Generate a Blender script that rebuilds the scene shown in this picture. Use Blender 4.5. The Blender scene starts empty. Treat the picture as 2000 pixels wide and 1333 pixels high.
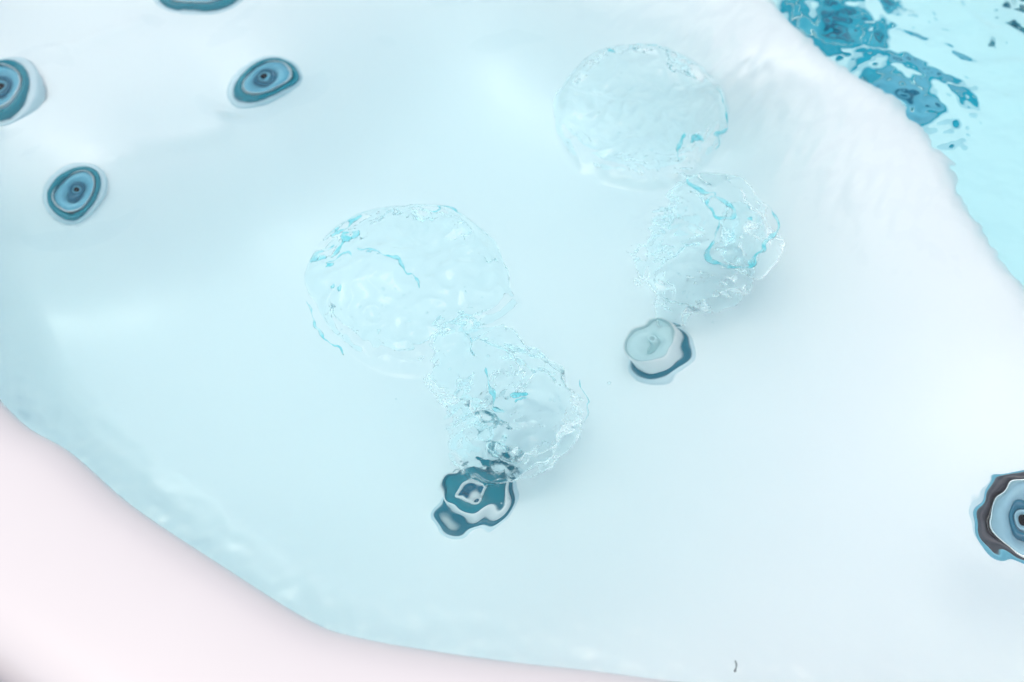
import bpy, bmesh, math
import numpy as np
from mathutils import Vector, Matrix
rad = math.radians
scene = bpy.context.scene
COL = scene.collection

# ---------------------------------------------------------------- camera, sky, sun, exposure
cam_data = bpy.data.cameras.new('camera')
cam = bpy.data.objects.new('camera', cam_data); COL.objects.link(cam)
cam.location = (0.0000,-1.0466,1.3396)
cam.rotation_euler = (rad(90 - 52.0), 0, 0)
cam_data.lens = 42.0; cam_data.sensor_width = 36; cam_data.sensor_fit = 'HORIZONTAL'
cam_data.clip_start = 0.05; cam_data.clip_end = 500
cam_data.dof.use_dof = True
cam_data.dof.focus_distance = 1.66
cam_data.dof.aperture_fstop = 2.4
scene.camera = cam

SUN_EL, SUN_AZ = 78, -100            # degrees; azimuth measured from +Y towards +X
world = bpy.data.worlds.new('World'); scene.world = world
world.use_nodes = True
wn = world.node_tree.nodes; wl = world.node_tree.links
sky = wn.new('ShaderNodeTexSky'); sky.sky_type = 'NISHITA'; sky.sun_disc = False
sky.sun_elevation = rad(SUN_EL); sky.sun_rotation = rad(SUN_AZ)
sky.air_density = 1.0; sky.dust_density = 5.0; sky.ozone_density = 1.0; sky.altitude = 0
bg = wn['Background']; bg.inputs['Strength'].default_value = 0.15
wl.new(sky.outputs['Color'], bg.inputs['Color'])
sun_data = bpy.data.lights.new('sun', 'SUN'); sun = bpy.data.objects.new('sun', sun_data); COL.objects.link(sun)
sun_data.energy = 1.15; sun_data.angle = rad(115); sun_data.color = (1.0, 0.92, 0.84)
sdir = Vector((math.cos(rad(SUN_EL))*math.sin(rad(SUN_AZ)), math.cos(rad(SUN_EL))*math.cos(rad(SUN_AZ)), math.sin(rad(SUN_EL))))
sun.rotation_euler = (-sdir).to_track_quat('-Z', 'Y').to_euler()
scene.view_settings.view_transform = 'Standard'
scene.view_settings.look = 'None'
scene.view_settings.gamma = 1.0
scene.view_settings.exposure = 0.29
cy = scene.cycles
cy.max_bounces = 24; cy.diffuse_bounces = 12; cy.glossy_bounces = 8; cy.transmission_bounces = 14
cy.transparent_max_bounces = 16; cy.volume_bounces = 0
cy.caustics_refractive = True; cy.caustics_reflective = True
cy.use_denoising = True

# ---------------------------------------------------------------- helpers
def tag(o, label=None, cat=None, group=None, kind=None):
    if label: o['label'] = label
    if cat: o['category'] = cat
    if group: o['group'] = group
    if kind: o['kind'] = kind
    return o

def mesh_obj(name, verts, faces, mat, parent=None, smooth=True, normals=None):
    me = bpy.data.meshes.new(name)
    v = np.asarray(verts, dtype=np.float32)
    f = np.asarray(faces, dtype=np.int32)
    k = f.shape[1]
    me.vertices.add(len(v)); me.vertices.foreach_set('co', v.ravel())
    me.loops.add(f.size); me.loops.foreach_set('vertex_index', f.ravel())
    me.polygons.add(len(f))
    me.polygons.foreach_set('loop_start', np.arange(0, f.size, k, dtype=np.int32))
    me.update(calc_edges=True)
    me.polygons.foreach_set('use_smooth', np.full(len(f), smooth, dtype=bool))
    if normals is not None:
        me.normals_split_custom_set_from_vertices(np.asarray(normals, dtype=np.float32))
    me.update()
    o = bpy.data.objects.new(name, me); COL.objects.link(o)
    if mat: me.materials.append(mat)
    if parent: o.parent = parent
    return o

def material(name, color, rough=0.4, metal=0.0, spec=0.5, noise=None, coat=0.0):
    m = bpy.data.materials.new(name); m.use_nodes = True
    n = m.node_tree.nodes; l = m.node_tree.links
    b = n['Principled BSDF']
    b.inputs['Base Color'].default_value = (*color, 1)
    b.inputs['Roughness'].default_value = rough
    b.inputs['Metallic'].default_value = metal
    b.inputs['Specular IOR Level'].default_value = spec
    b.inputs['Coat Weight'].default_value = coat
    if noise:
        sc, amt, bump = noise
        tc = n.new('ShaderNodeTexCoord'); t = n.new('ShaderNodeTexNoise')
        t.inputs['Scale'].default_value = sc; t.inputs['Detail'].default_value = 6
        l.new(tc.outputs['Object'], t.inputs['Vector'])
        mx = n.new('ShaderNodeMix'); mx.data_type = 'RGBA'
        mx.inputs[6].default_value = tuple(c*(1-amt) for c in color) + (1,)
        mx.inputs[7].default_value = tuple(min(1, c*(1+amt*0.6)) for c in color) + (1,)
        l.new(t.outputs['Fac'], mx.inputs[0]); l.new(mx.outputs[2], b.inputs['Base Color'])
        if bump:
            bp = n.new('ShaderNodeBump'); bp.inputs['Strength'].default_value = bump; bp.inputs['Distance'].default_value = 0.002
            l.new(t.outputs['Fac'], bp.inputs['Height']); l.new(bp.outputs['Normal'], b.inputs['Normal'])
    return m

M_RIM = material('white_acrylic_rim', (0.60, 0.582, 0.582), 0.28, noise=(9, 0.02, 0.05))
M_SHELL = material('white_acrylic_shell', (0.955, 0.955, 0.96), 0.3, noise=(5, 0.012, 0.0))
M_SKIRT = material('mauve_cabinet', (0.30, 0.22, 0.27), 0.6, noise=(14, 0.2, 0.2))
M_GROUND = material('paving', (0.32, 0.27, 0.29), 0.8, noise=(4, 0.25, 0.3))
M_FLANGE = material('shadow_tinted_flange', (0.68, 0.79, 0.84), 0.35, noise=(40, 0.04, 0))  # bluish tone paints the soft shadow halo round the jets into the flange
M_TEAL = material('teal_plastic', (0.004, 0.25, 0.33), 0.35, noise=(60, 0.25, 0))
M_CHAR = material('charcoal_plastic', (0.075, 0.07, 0.085), 0.3, noise=(90, 0.35, 0))
M_CHROME = material('chrome', (0.88, 0.88, 0.86), 0.12, 1.0)
M_STEEL = material('blue_grey_face', (0.17, 0.47, 0.61), 0.38, 0.1, noise=(120, 0.10, 0.06))
M_DARK = material('dark_blue_nozzle', (0.012, 0.16, 0.26), 0.3, noise=(70, 0.2, 0))
M_HOLE = material('black_hole', (0.001, 0.004, 0.007), 0.6, spec=0.05, noise=(70, 0.2, 0))
M_WHITE = material('white_ring', (0.85, 0.86, 0.86), 0.3, noise=(60, 0.03, 0))
M_PALE = material('pale_grey_face', (0.60, 0.76, 0.78), 0.4, noise=(50, 0.08, 0))
M_DEEP = material('deep_teal_plastic', (0.01, 0.18, 0.26), 0.3, noise=(60, 0.25, 0))
M_SHADE = material('soft_grey_teal', (0.45, 0.60, 0.63), 0.4, noise=(50, 0.08, 0))
M_GREYBLUE = material('grey_blue_face', (0.30, 0.50, 0.60), 0.38, 0.1, noise=(120, 0.10, 0.06))
M_AQUA = material('bright_teal_plastic', (0.0, 0.40, 0.54), 0.4, noise=(30, 0.3, 0))
M_HAIR = material('dark_fibre', (0.06, 0.07, 0.08), 0.5, noise=(300, 0.2, 0))

def clear_water(name, bump=None):
    m = bpy.data.materials.new(name); m.use_nodes = True
    n = m.node_tree.nodes; l = m.node_tree.links
    n.remove(n['Principled BSDF'])
    g = n.new('ShaderNodeBsdfGlass'); g.inputs['IOR'].default_value = 1.333; g.inputs['Roughness'].default_value = 0.0
    g.inputs['Color'].default_value = (1, 1, 1, 1)
    l.new(g.outputs[0], n['Material Output'].inputs['Surface'])
    if bump:
        sc, st, dist = bump
        tc = n.new('ShaderNodeTexCoord'); t = n.new('ShaderNodeTexNoise')
        t.inputs['Scale'].default_value = sc; t.inputs['Detail'].default_value = 4; t.inputs['Distortion'].default_value = 0.8
        l.new(tc.outputs['Object'], t.inputs['Vector'])
        bp = n.new('ShaderNodeBump'); bp.inputs['Strength'].default_value = st; bp.inputs['Distance'].default_value = dist
        l.new(t.outputs['Fac'], bp.inputs['Height']); l.new(bp.outputs['Normal'], g.inputs['Normal'])
    return m
M_WATER = clear_water('water_surface')
M_MOUND = clear_water('crinkled_water', (90, 0.3, 0.0012))

def pts2(L): return np.array([p[:2] for p in L], dtype=float)

def catmull(p, n=8, closed=False):
    p = np.asarray(p, float); N = len(p); out = []
    rng = range(N if closed else N-1)
    for i in rng:
        if closed: a, b, c, d = p[(i-1) % N], p[i], p[(i+1) % N], p[(i+2) % N]
        else: a, b, c, d = p[max(i-1, 0)], p[i], p[i+1], p[min(i+2, N-1)]
        for t in np.linspace(0, 1, n, endpoint=False):
            out.append(0.5*((2*b)+(-a+c)*t+(2*a-5*b+4*c-d)*t*t+(-a+3*b-3*c+d)*t**3))
    if not closed: out.append(p[-1])
    return np.array(out)

def seg_dist(X, Y, poly, closed=True):
    """distance from grid points to a polyline, and for an open line the side (positive to the left of its direction)"""
    P = np.stack([X.ravel(), Y.ravel()], 1)
    best = np.full(len(P), 1e9); side = np.ones(len(P))
    K = len(poly)
    for i in range(K if closed else K-1):
        a = poly[i]; b = poly[(i+1) % K]; ab = b-a; L2 = (ab**2).sum()+1e-15
        t = np.clip(((P-a)@ab)/L2, 0, 1)
        d2 = ((P-(a+t[:, None]*ab))**2).sum(1)
        m = d2 < best
        best[m] = d2[m]
        cr = ab[0]*(P[m, 1]-a[1])-ab[1]*(P[m, 0]-a[0])
        side[m] = np.where(cr > 0, 1, -1)
    return np.sqrt(best).reshape(X.shape), side.reshape(X.shape)

def inside(X, Y, poly):
    r = np.zeros(X.shape, bool); K = len(poly)
    for i in range(K):
        (x1, y1), (x2, y2) = poly[i], poly[(i+1) % K]
        c = ((y1 > Y) != (y2 > Y)) & (X < (x2-x1)*(Y-y1)/(y2-y1+1e-15)+x1)
        r ^= c
    return r

def smooth01(t): t = np.clip(t, 0, 1); return t*t*(3-2*t)

# ---------------------------------------------------------------- tub outline and floor depths
near = pts2([(-0.688,-0.125,0.022), (-0.581,-0.200,0.022), (-0.486,-0.279,0.022), (-0.363,-0.361,0.022), (-0.242,-0.437,0.022), (-0.180,-0.459,0.022),
             (-0.089,-0.476,0.022), (0.000,-0.489,0.022), (0.088,-0.499,0.022), (0.193,-0.513,0.022), (0.321,-0.524,0.022), (0.522,-0.536,0.022)])
outline = catmull(np.vstack([[[-1.06, .45]], [[-.93, .14]], near, [[.85, -.50], [1.12, -.36], [1.27, -.05], [1.30, .5], [1.29, 1.2], [1.16, 1.46], [.9, 1.58], [0, 1.6], [-.8, 1.57], [-1.02, 1.44], [-1.12, 1.1]]]), 6, True)

ledge = catmull(pts2([(0.400,1.134,-0.140), (0.437,0.996,-0.140), (0.476,0.886,-0.140), (0.513,0.809,-0.140), (0.550,0.729,-0.140), (0.637,0.633,-0.140), (0.684,0.545,-0.140),
             (0.710,0.475,-0.140), (0.720,0.360,-0.140), (0.746,0.252,-0.140), (0.771,0.172,-0.140), (0.793,0.100,-0.140), (0.839,-0.038,-0.140)]), 6)
_e0 = ledge[0]+(ledge[0]-ledge[3])*14; _e1 = ledge[-1]+(ledge[-1]-ledge[-4])*10
ledge = np.vstack([[_e0], ledge, [_e1]])

depth = np.array([
 (-1.011,0.938,-0.200), (-0.633,1.014,-0.230), (-0.946,0.694,-0.220), (-0.481,0.783,-0.290), (-0.782,0.470,-0.270), (-0.687,0.651,-0.270), (-1.143,0.747,-0.150), (-0.860,1.233,-0.130),
 (-0.911,0.397,-0.380), (-0.767,0.282,-0.460), (-0.473,0.451,-0.460), (-0.186,0.358,-0.480), (-0.206,0.815,-0.440), (0.000,0.936,-0.420), (0.251,0.744,-0.400),
 (0.156,0.999,-0.270), (0.449,0.894,-0.175), (0.383,0.718,-0.200), (0.538,0.692,-0.165), (0.406,0.620,-0.360), (0.493,0.528,-0.220), (0.613,0.430,-0.165), (0.665,0.256,-0.165),
 (0.423,0.214,-0.280), (0.248,0.167,-0.360), (0.737,0.047,-0.160), (0.042,0.040,-0.440), (-0.060,-0.090,-0.420), (-0.245,-0.089,-0.470), (-0.467,0.051,-0.470), (-0.685,0.093,-0.460),
 (-0.307,-0.238,-0.420), (0.114,-0.183,-0.340), (0.383,-0.088,-0.260), (0.712,-0.208,-0.200), (0.467,-0.395,-0.180), (0.264,-0.422,-0.180), (-0.073,-0.320,-0.340), (0.068,-0.396,-0.240),
 (0.094,0.430,-0.460), (0.241,0.542,-0.440), (0.228,0.348,-0.420), (0.906,0.553,-0.165), (0.816,0.762,-0.165), (0.708,0.978,-0.140), (-1.110,0.157,-0.400), (-1.259,0.505,-0.200), (0.892,-0.295,-0.160), (0.612,-0.570,-0.140)])

def tps_fit(c, z, lam=2e-3):
    n = len(c); r2 = ((c[:, None]-c[None])**2).sum(2)
    K = np.where(r2 > 0, 0.5*r2*np.log(r2+1e-20), 0)+lam*np.eye(n)
    Pm = np.hstack([np.ones((n, 1)), c])
    A = np.block([[K, Pm], [Pm.T, np.zeros((3, 3))]])
    return np.linalg.solve(A, np.concatenate([z, np.zeros(3)]))
W = tps_fit(depth[:, :2], depth[:, 2])
def tps(X, Y):
    out = W[-3]+W[-2]*X+W[-1]*Y
    for (cx, cy_, _), w in zip(depth, W):
        r2 = (X-cx)**2+(Y-cy_)**2
        out = out+w*0.5*r2*np.log(r2+1e-20)
    return out

RIDGES = [((-0.700,0.580,-0.260), (-0.552,0.653,-0.260)), ((-0.873,0.800,-0.220), (-0.743,0.893,-0.220))]
FLOOR = -0.70
def shell_z(X, Y, with_side=False):
    z = tps(X, Y); z = -.08-(lambda q: q/(1+(q/.47)**6)**(1/6))(np.logaddexp(0, (-.08-z)/.02)*.02)
    for a, b in RIDGES:
        d, _ = seg_dist(X, Y, np.array([a[:2], b[:2]]), False)
        z = z+0.006*np.exp(-(d/.02)**2)
    d, s = seg_dist(X, Y, ledge, False)
    t = d*s                                         # positive beyond the ledge, in the footwell
    Rr = 0.05
    edge = np.where(t < 0, 0, Rr-np.sqrt(np.clip(Rr**2-np.clip(t, 0, Rr*.96)**2, 0, None)))
    z = z-edge
    floor = FLOOR+0.10*smooth01((Y-1.1)/.45)
    k = smooth01((t-.045)/.10)
    z = z*(1-k)+floor*k
    dw, _ = seg_dist(X, Y, outline, True)
    ins = inside(X, Y, outline)
    gut = smooth01((-.12-X)/.2)*smooth01((.9-Y)/.2)
    z = z-.045*gut*smooth01((.17-dw)/.11)
    Rf = .05
    fil = np.where(ins, Rf-np.sqrt(np.clip(Rf**2-np.clip(Rf-dw, 0, Rf)**2, 0, None)), Rf)
    z = z+fil
    return (z, t, ins, dw) if with_side else z

tub = bpy.data.objects.new('hot_tub', None); COL.objects.link(tub)
tag(tub, 'white acrylic hot tub with moulded seat, jets and deep footwell, full of clear water', 'hot tub')

# floor of the tub as one smooth moulded sheet, split where the seat ends and the footwell begins
gx = np.arange(-1.24, 1.37, .006); gy = np.arange(-.62, 1.68, .006)
X, Y = np.meshgrid(gx, gy)
Z, T, INS, DW = shell_z(X, Y, True)
def grid_faces(ny, nx):
    i = np.arange(ny*nx).reshape(ny, nx)
    return np.stack([i[:-1, :-1], i[:-1, 1:], i[1:, 1:], i[1:, :-1]], -1).reshape(-1, 4)
def grid_normals(X, Y, Z):
    zx = np.gradient(Z, X[0], axis=1); zy = np.gradient(Z, Y[:, 0], axis=0)
    n = np.stack([-zx, -zy, np.ones_like(Z)], -1)
    return n/np.linalg.norm(n, axis=-1, keepdims=True)
def sub_mesh(name, V, F, N, mask, mat, parent=None):
    f = F[mask]; u, inv = np.unique(f, return_inverse=True)
    return mesh_obj(name, V[u], inv.reshape(f.shape), mat, parent, True, N[u])
V = np.stack([X, Y, Z], -1).reshape(-1, 3); N = grid_normals(X, Y, Z).reshape(-1, 3)
F = grid_faces(*X.shape)
keep = (INS | (DW < .02)).ravel()[F].any(1)
foot = (T.ravel()[F].mean(1) > .05)
sub_mesh('seat', V, F, N, keep & ~foot, M_SHELL, tub)
sub_mesh('footwell', V, F, N, keep & foot, M_SHELL, tub)

# rim: a rounded lip swept round the outline, with the inner wall below it
def sweep(name, curve, prof, mat, parent):
    nC = len(curve)
    tan = np.roll(curve, -1, 0)-np.roll(curve, 1, 0); tan /= np.linalg.norm(tan, axis=1, keepdims=True)
    nor = np.stack([tan[:, 1], -tan[:, 0]], 1)
    cen = curve.mean(0)
    if ((curve-cen)*nor).sum() < 0: nor = -nor
    prof = np.array(prof); nP = len(prof)
    V = np.zeros((nC, nP, 3))
    V[:, :, :2] = curve[:, None]+nor[:, None]*prof[None, :, :1]
    V[:, :, 2] = prof[None, :, 1]
    i = np.arange(nC*nP).reshape(nC, nP); j = np.roll(i, -1, 0)
    F = np.stack([i[:, :-1], j[:, :-1], j[:, 1:], i[:, 1:]], -1).reshape(-1, 4)
    return mesh_obj(name, V.reshape(-1, 3), F, mat, parent)
lip = catmull([(0, -.80), (0, -.40), (0, -.06), (.001, -.02), (.004, .004), (.010, .022), (.03, .037), (.06, .046), (.11, .050), (.17, .050), (.204, .046), (.233, .034), (.250, .012), (.256, -.02), (.256, -.08)], 4)
k0 = int(np.argmax(lip[:, 1] > -.03))
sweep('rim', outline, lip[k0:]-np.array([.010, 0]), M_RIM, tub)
sweep('inner_wall', outline, lip[:k0+1]-np.array([.010, 0]), M_SHELL, tub)
sweep('skirt', outline, [(.232, -.05), (.232, -.3), (.232, -.92)], M_SKIRT, tub)

gsz = 30
g = mesh_obj('ground', [(-gsz, -gsz, -.92), (gsz, -gsz, -.92), (gsz, gsz, -.92), (-gsz, gsz, -.92)], [(0, 1, 2, 3)], M_GROUND)
tag(g, 'grey mauve paving around the tub', None, None, 'structure')

# ---------------------------------------------------------------- jets
SEG = 56
def lathe(name, prof, mat, parent, smooth=True):
    prof = np.array(catmull(prof, 3) if smooth else prof); n = len(prof)
    a = np.linspace(0, 2*math.pi, SEG, endpoint=False)
    V = np.zeros((SEG, n, 3))
    V[:, :, 0] = np.cos(a)[:, None]*prof[None, :, 0]; V[:, :, 1] = np.sin(a)[:, None]*prof[None, :, 0]; V[:, :, 2] = prof[None, :, 1]
    i = np.arange(SEG*n).reshape(SEG, n); j = np.roll(i, -1, 0)
    F = np.stack([i[:, :-1], j[:, :-1], j[:, 1:], i[:, 1:]], -1).reshape(-1, 4)
    return mesh_obj(name, V.reshape(-1, 3), F, mat, parent)

def make_jet(loc, R, ring=M_TEAL, face=M_STEEL, label=None, tilt=(0, 0), wide=False):
    x, y = loc[:2]
    e = .03
    zs = shell_z(np.array([[x, x+e, x-e, x, x]]), np.array([[y, y, y, y+e, y-e]]))[0]
    n = Vector((-(zs[1]-zs[2])/(2*e)+tilt[0], -(zs[3]-zs[4])/(2*e)+tilt[1], 1)).normalized()
    r = R
    fl = 1.24 if wide else 1.32
    base = lathe('jet', [(fl*r, -.014), ((fl-.04)*r, .0), ((fl-.12)*r, .004), (1.1*r, .005), (.98*r, .004)], M_FLANGE, tub)
    base.location = (x, y, float(zs[0]))
    base.rotation_euler = n.to_track_quat('Z', 'Y').to_euler()
    if label: base['label'] = label
    if wide:                                        # a collar that stands proud of its dark base ring
        lathe('bezel', [(1.10*r, .002), (1.09*r, .009), (1.03*r, .014), (.96*r, .014), (.93*r, .008)], ring, base)
        lathe('collar', [(.97*r, .006), (.98*r, .020), (1.0*r, .036), (.99*r, .045), (.95*r, .048), (.92*r, .044)], M_WHITE, base)
        lathe('face_ring', [(.935*r, .042), (.92*r, .047), (.88*r, .047), (.86*r, .043)], M_SHADE if face is M_PALE else ring, base)
        lathe('face', [(.875*r, .0425), (.70*r, .044), (.50*r, .042), (.34*r, .036), (.26*r, .030)], face, base)
        lathe('nozzle', [(.29*r, .031), (.26*r, .038), (.19*r, .038), (.13*r, .033), (.12*r, .02)], face if face is M_PALE else M_WHITE, base)
        lathe('outlet', [(.15*r, .030), (.07*r, .0295), (.001, .0295)], M_SHADE if face is M_PALE else M_DARK, base)
        return base
    if ring is M_CHAR:                              # steel outer ring, charcoal inner ring
        lathe('outer_ring', [(1.12*r, .001), (1.10*r, .010), (1.04*r, .014), (.98*r, .012)], M_STEEL, base)
    lathe('bezel', [(1.06*r, .002), (1.05*r, .012), (.99*r, .019), (.90*r, .020), (.82*r, .014), (.80*r, .006)], ring, base)
    cup = []
    tr = lathe('trim_ring', [(.815*r, .006), (.80*r, .014), (.775*r, .015), (.755*r, .010)], M_WHITE if ring is M_TEAL else M_CHROME, base)
    cup.append(lathe('face', [(.77*r, .009), (.66*r, .012), (.52*r, .011), (.40*r, .007), (.33*r, .003)], face, base))
    cup.append(lathe('nozzle_ring', [(.41*r, .001), (.40*r, .012), (.35*r, .015), (.28*r, .012), (.255*r, .004)], M_DARK, base))
    cup.append(lathe('nozzle', [(.265*r, .002), (.25*r, .011), (.20*r, .011), (.155*r, .006), (.14*r, -.01)], face, base))
    cup.append(lathe('outlet', [(.165*r, .008), (.08*r, .0075), (.001, .0075)], M_DARK if ring is M_AQUA else M_HOLE, base))
    inv = base.rotation_euler.to_matrix().inverted()
    if ring is M_CHAR:                              # the swivelling cup sits pushed over to one side
        off = inv @ Vector((.11*r, -.10*r, 0)); off.z = .013
        for o in cup+[tr]: o.location = off; o.scale = (1.12, 1.12, 1)
    elif ring is M_TEAL:                            # white trim ring shifted off centre to paint a highlight crescent
        off = inv @ Vector((-.055*r, .05*r, 0)); off.z = .001
        tr.location = off
    return base
make_jet((-0.481,0.780,-0.290), .062)
make_jet((-0.783,0.474,-0.270), .056)
make_jet((-0.948,0.694,-0.220), .060)
make_jet((-0.634,1.020,-0.230), .064)
make_jet((-0.056,-0.089,-0.420), .053, M_DEEP, M_TEAL, 'jet with a dark teal face and white ring', wide=True).scale = (1.08, 1.08, .65)
make_jet((0.247,0.157,-0.360), .049, M_DEEP, M_PALE, 'jet with a pale grey face', wide=True)
make_jet((0.719,-0.208,-0.200), .066, M_CHAR, M_GREYBLUE, 'jet with a charcoal ring')
make_jet((0.756,1.239,-0.680), .115, M_AQUA, M_AQUA, 'dark teal footwell jet')
make_jet((0.859,0.997,-0.680), .105, M_AQUA, M_STEEL)
make_jet((1.188,1.262,-0.650), .035, M_TEAL, M_TEAL, 'dark teal footwell jet')

# ---------------------------------------------------------------- water
rs = np.random.RandomState(7)
fx = np.arange(-1.06, 1.0601, .0025); fy = np.arange(-.56, .92, .0025)
wx = np.concatenate([np.arange(-1.26, -1.06, .02), fx, np.arange(1.08, 1.36, .02)])
wy = np.concatenate([fy, np.arange(fy[-1]+.01, 1.66, .02)])
HX, HY = np.meshgrid(fx, fy)
ny, nx = HX.shape
kx = np.fft.fftfreq(nx, .0025)[None, :]; ky = np.fft.fftfreq(ny, .0025)[:, None]
def band(lo, hi, ang=None, stretch=1.0):
    """random relief with wavelengths lo..hi metres (unit variance of slope)"""
    n = np.fft.fft2(rs.normal(size=(ny, nx)))
    a, b = kx, ky
    if ang is not None:
        c, s = math.cos(rad(ang)), math.sin(rad(ang))
        a, b = (kx*c+ky*s)*stretch, (-kx*s+ky*c)
    k = np.sqrt(a*a+b*b)+1e-9; lk = np.log(k)
    l1, l2 = np.log(1/hi), np.log(1/lo)
    f = np.exp(-((lk-(l1+l2)/2)/((l2-l1)/2+.15))**2)/k
    h = np.real(np.fft.ifft2(n*f))
    sx = np.gradient(h, .0025, axis=1); sy = np.gradient(h, .0025, axis=0)
    return h/np.sqrt((sx**2+sy**2).mean())

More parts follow.
